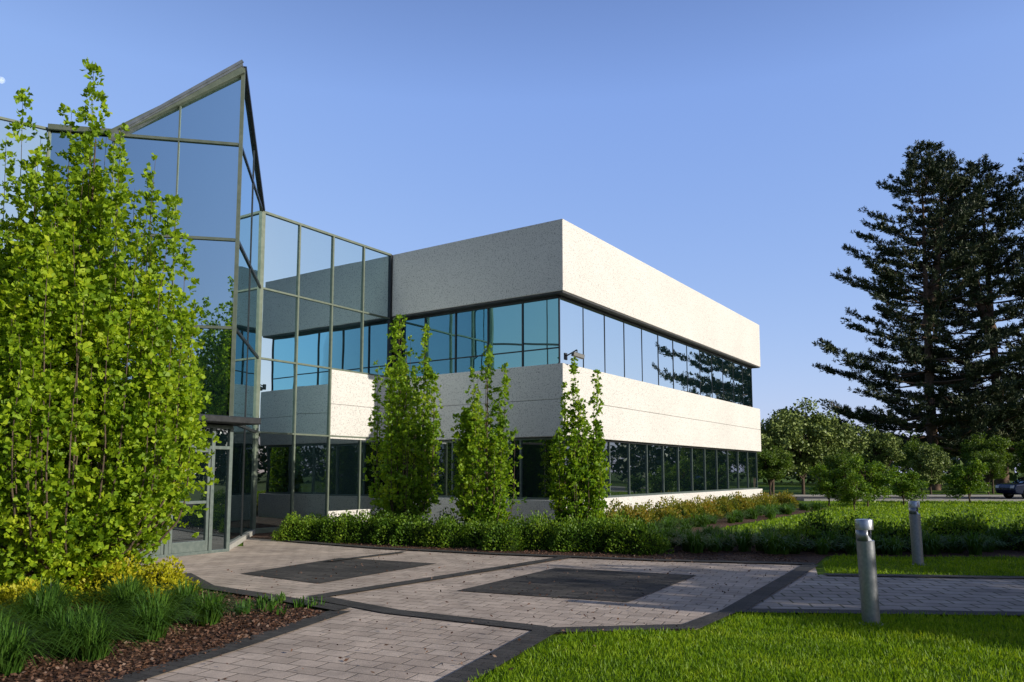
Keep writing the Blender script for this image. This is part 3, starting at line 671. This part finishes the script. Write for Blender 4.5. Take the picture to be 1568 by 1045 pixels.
# ------------------------------------------------------------------ bollard lights
def lathe(prof, seg=40):
    V = []; F = []
    for r, z in prof:
        for j in range(seg): a = 2 * math.pi * j / seg; V.append((r * math.cos(a), r * math.sin(a), z))
    for i in range(len(prof) - 1):
        for j in range(seg): k = (j + 1) % seg; F.append((i * seg + j, i * seg + k, (i + 1) * seg + k, (i + 1) * seg + j))
    return V, F
def bollard(loc, tilt, rz):
    e = empty('bollard_light', loc); e.rotation_euler = (0, tilt, rz)
    for nm, prof, mat in [('shaft', [(.001, 0), (.092, 0), (.092, .90), (.088, .905), (.001, .905)], M_steel),
                          ('base_flange', [(.001, .0), (.125, .0), (.125, .012), (.12, .016), (.093, .016)], M_steel),
                          ('reflector_cone', [(.07, .904), (.045, .94), (.02, .985), (.02, 1.02)], M_lens),
                          ('cap', [(.001, 1.02), (.088, 1.02), (.092, 1.024), (.092, 1.125), (.086, 1.135), (.001, 1.138)], M_steelcap)]:
        V, F = lathe(prof); o = poly_obj(nm, V, F, mat, e, smooth=True)
        md = o.modifiers.new('s', 'EDGE_SPLIT'); md.split_angle = math.radians(35)
    V = []; F = []; seg = 20
    for z in (.90, 1.024):
        for j in range(seg + 1): a = math.radians(20 + 245 * j / seg); V.append((.0915 * math.cos(a), .0915 * math.sin(a), z))
    for j in range(seg): F.append((j, j + 1, seg + 2 + j, seg + 1 + j))
    o = poly_obj('rear_shield', V, F, M_steel, e, smooth=True); o.modifiers.new('sol', 'SOLIDIFY').thickness = .004
bollard((3.93, 8.55, 0), math.radians(-1.8), 0); bollard((7.3, 13.95, 0), math.radians(-1.2), 0)

# ------------------------------------------------------------------ parked car
car = empty('parked_car', (33.2, 48.5, 0)); car.rotation_euler = (0, 0, math.radians(4))
M_car = noise_mat('car_paint', (.012, .02, .05), (.016, .026, .062), 3, rough=.25, metallic=.4, spec=.6)
M_tyre = noise_mat('tyre', (.015, .015, .015), (.03, .03, .03), 20)
M_tail = noise_mat('tail_lamp', (.35, .01, .01), (.45, .02, .02), 5, rough=.3)
prof = [(-2.2, .35), (-2.28, .62), (-2.15, .92), (-1.25, 1.0), (-.55, 1.02), (1.5, 1.04), (2.12, 1.0), (2.25, .7), (2.2, .35), (1.75, .28), (-1.75, .28)]
V = [(x, s * .88, z) for s in (-1, 1) for x, z in prof]; n = len(prof)
F = [tuple(range(n))[::-1], tuple(range(n, 2 * n))] + [(i, (i + 1) % n, n + (i + 1) % n, n + i) for i in range(n)]
o = poly_obj('body', V, F, M_car, car); md = o.modifiers.new('b', 'BEVEL'); md.width = .09; md.segments = 3
def frustum(x0, x1, x2, x3, z0, z1, y0, y1): return ([(x0, -y0, z0), (x1, -y0, z0), (x1, y0, z0), (x0, y0, z0), (x2, -y1, z1), (x3, -y1, z1), (x3, y1, z1), (x2, y1, z1)], [(0, 3, 2, 1), (4, 5, 6, 7), (0, 1, 5, 4), (1, 2, 6, 5), (2, 3, 7, 6), (3, 0, 4, 7)])
V, F = frustum(-1.2, 1.85, -.45, 1.25, .98, 1.42, .80, .62); poly_obj('windows', V, F, M_glass_lo, car)
V, F = frustum(-.48, 1.28, -.40, 1.20, 1.415, 1.46, .635, .60); o = poly_obj('roof', V, F, M_car, car); o.modifiers.new('b', 'BEVEL').width = .02
for k, x in enumerate((-1.4, 1.4)):
    for s in (-1, 1):
        V, F = lathe([(.001, -.1), (.2, -.1), (.21, -.11), (.32, -.1), (.34, -.06), (.34, .06), (.32, .1), (.21, .11), (.2, .1), (.001, .1)], 24)
        o = poly_obj('wheel_%d' % (k * 2 + (s > 0) + 1), V, F, M_tyre, car, True); o.location = (x, s * .8, .34); o.rotation_euler = (math.pi / 2, 0, 0)
        V, F = lathe([(.001, -.112), (.19, -.112), (.2, -.1), (.2, .1), (.19, .112), (.001, .112)], 16)
        o = poly_obj('hub_%d' % (k * 2 + (s > 0) + 1), V, F, M_steelcap, car, True); o.location = (x, s * .8, .34); o.rotation_euler = (math.pi / 2, 0, 0)
for s in (-1, 1):
    V, F = frustum(-2.27, -2.1, -2.24, -2.1, .68, .84, .14, .14); o = poly_obj('head_lamp_%d' % (s + 2), V, F, M_lens, car); o.location = (0, s * .66, 0)
    V, F = frustum(2.1, 2.26, 2.1, 2.2, .74, .9, .14, .14); o = poly_obj('tail_lamp_%d' % (s + 2), V, F, M_tail, car); o.location = (0, s * .66, 0)

# ------------------------------------------------------------------ moon (day moon: adds to the sky light behind it)
m, nt, out = new_mat('moon_surface')
tr = N(nt, 'ShaderNodeBsdfTransparent'); df = N(nt, 'ShaderNodeBsdfDiffuse'); nz = N(nt, 'ShaderNodeTexNoise'); nz.inputs['Scale'].default_value = 3
r = ramp(nt, [(.35, (.10, .10, .10)), (.65, (.22, .22, .21))]); nt.links.new(nz.outputs['Fac'], r.inputs[0]); nt.links.new(r.outputs[0], df.inputs[0])
ad = N(nt, 'ShaderNodeAddShader'); nt.links.new(tr.outputs[0], ad.inputs[0]); nt.links.new(df.outputs[0], ad.inputs[1]); nt.links.new(ad.outputs[0], out.inputs[0])
D = 3000; V, F = lathe([(13.5 * math.sin(t), -13.5 * math.cos(t)) for t in np.linspace(0.001, math.pi - .001, 17)], 28)
o = poly_obj('moon', V, F, m, None, True); o.location = (-(779 / 1175) * D * 1.055, D, 1.65 + D * .535)
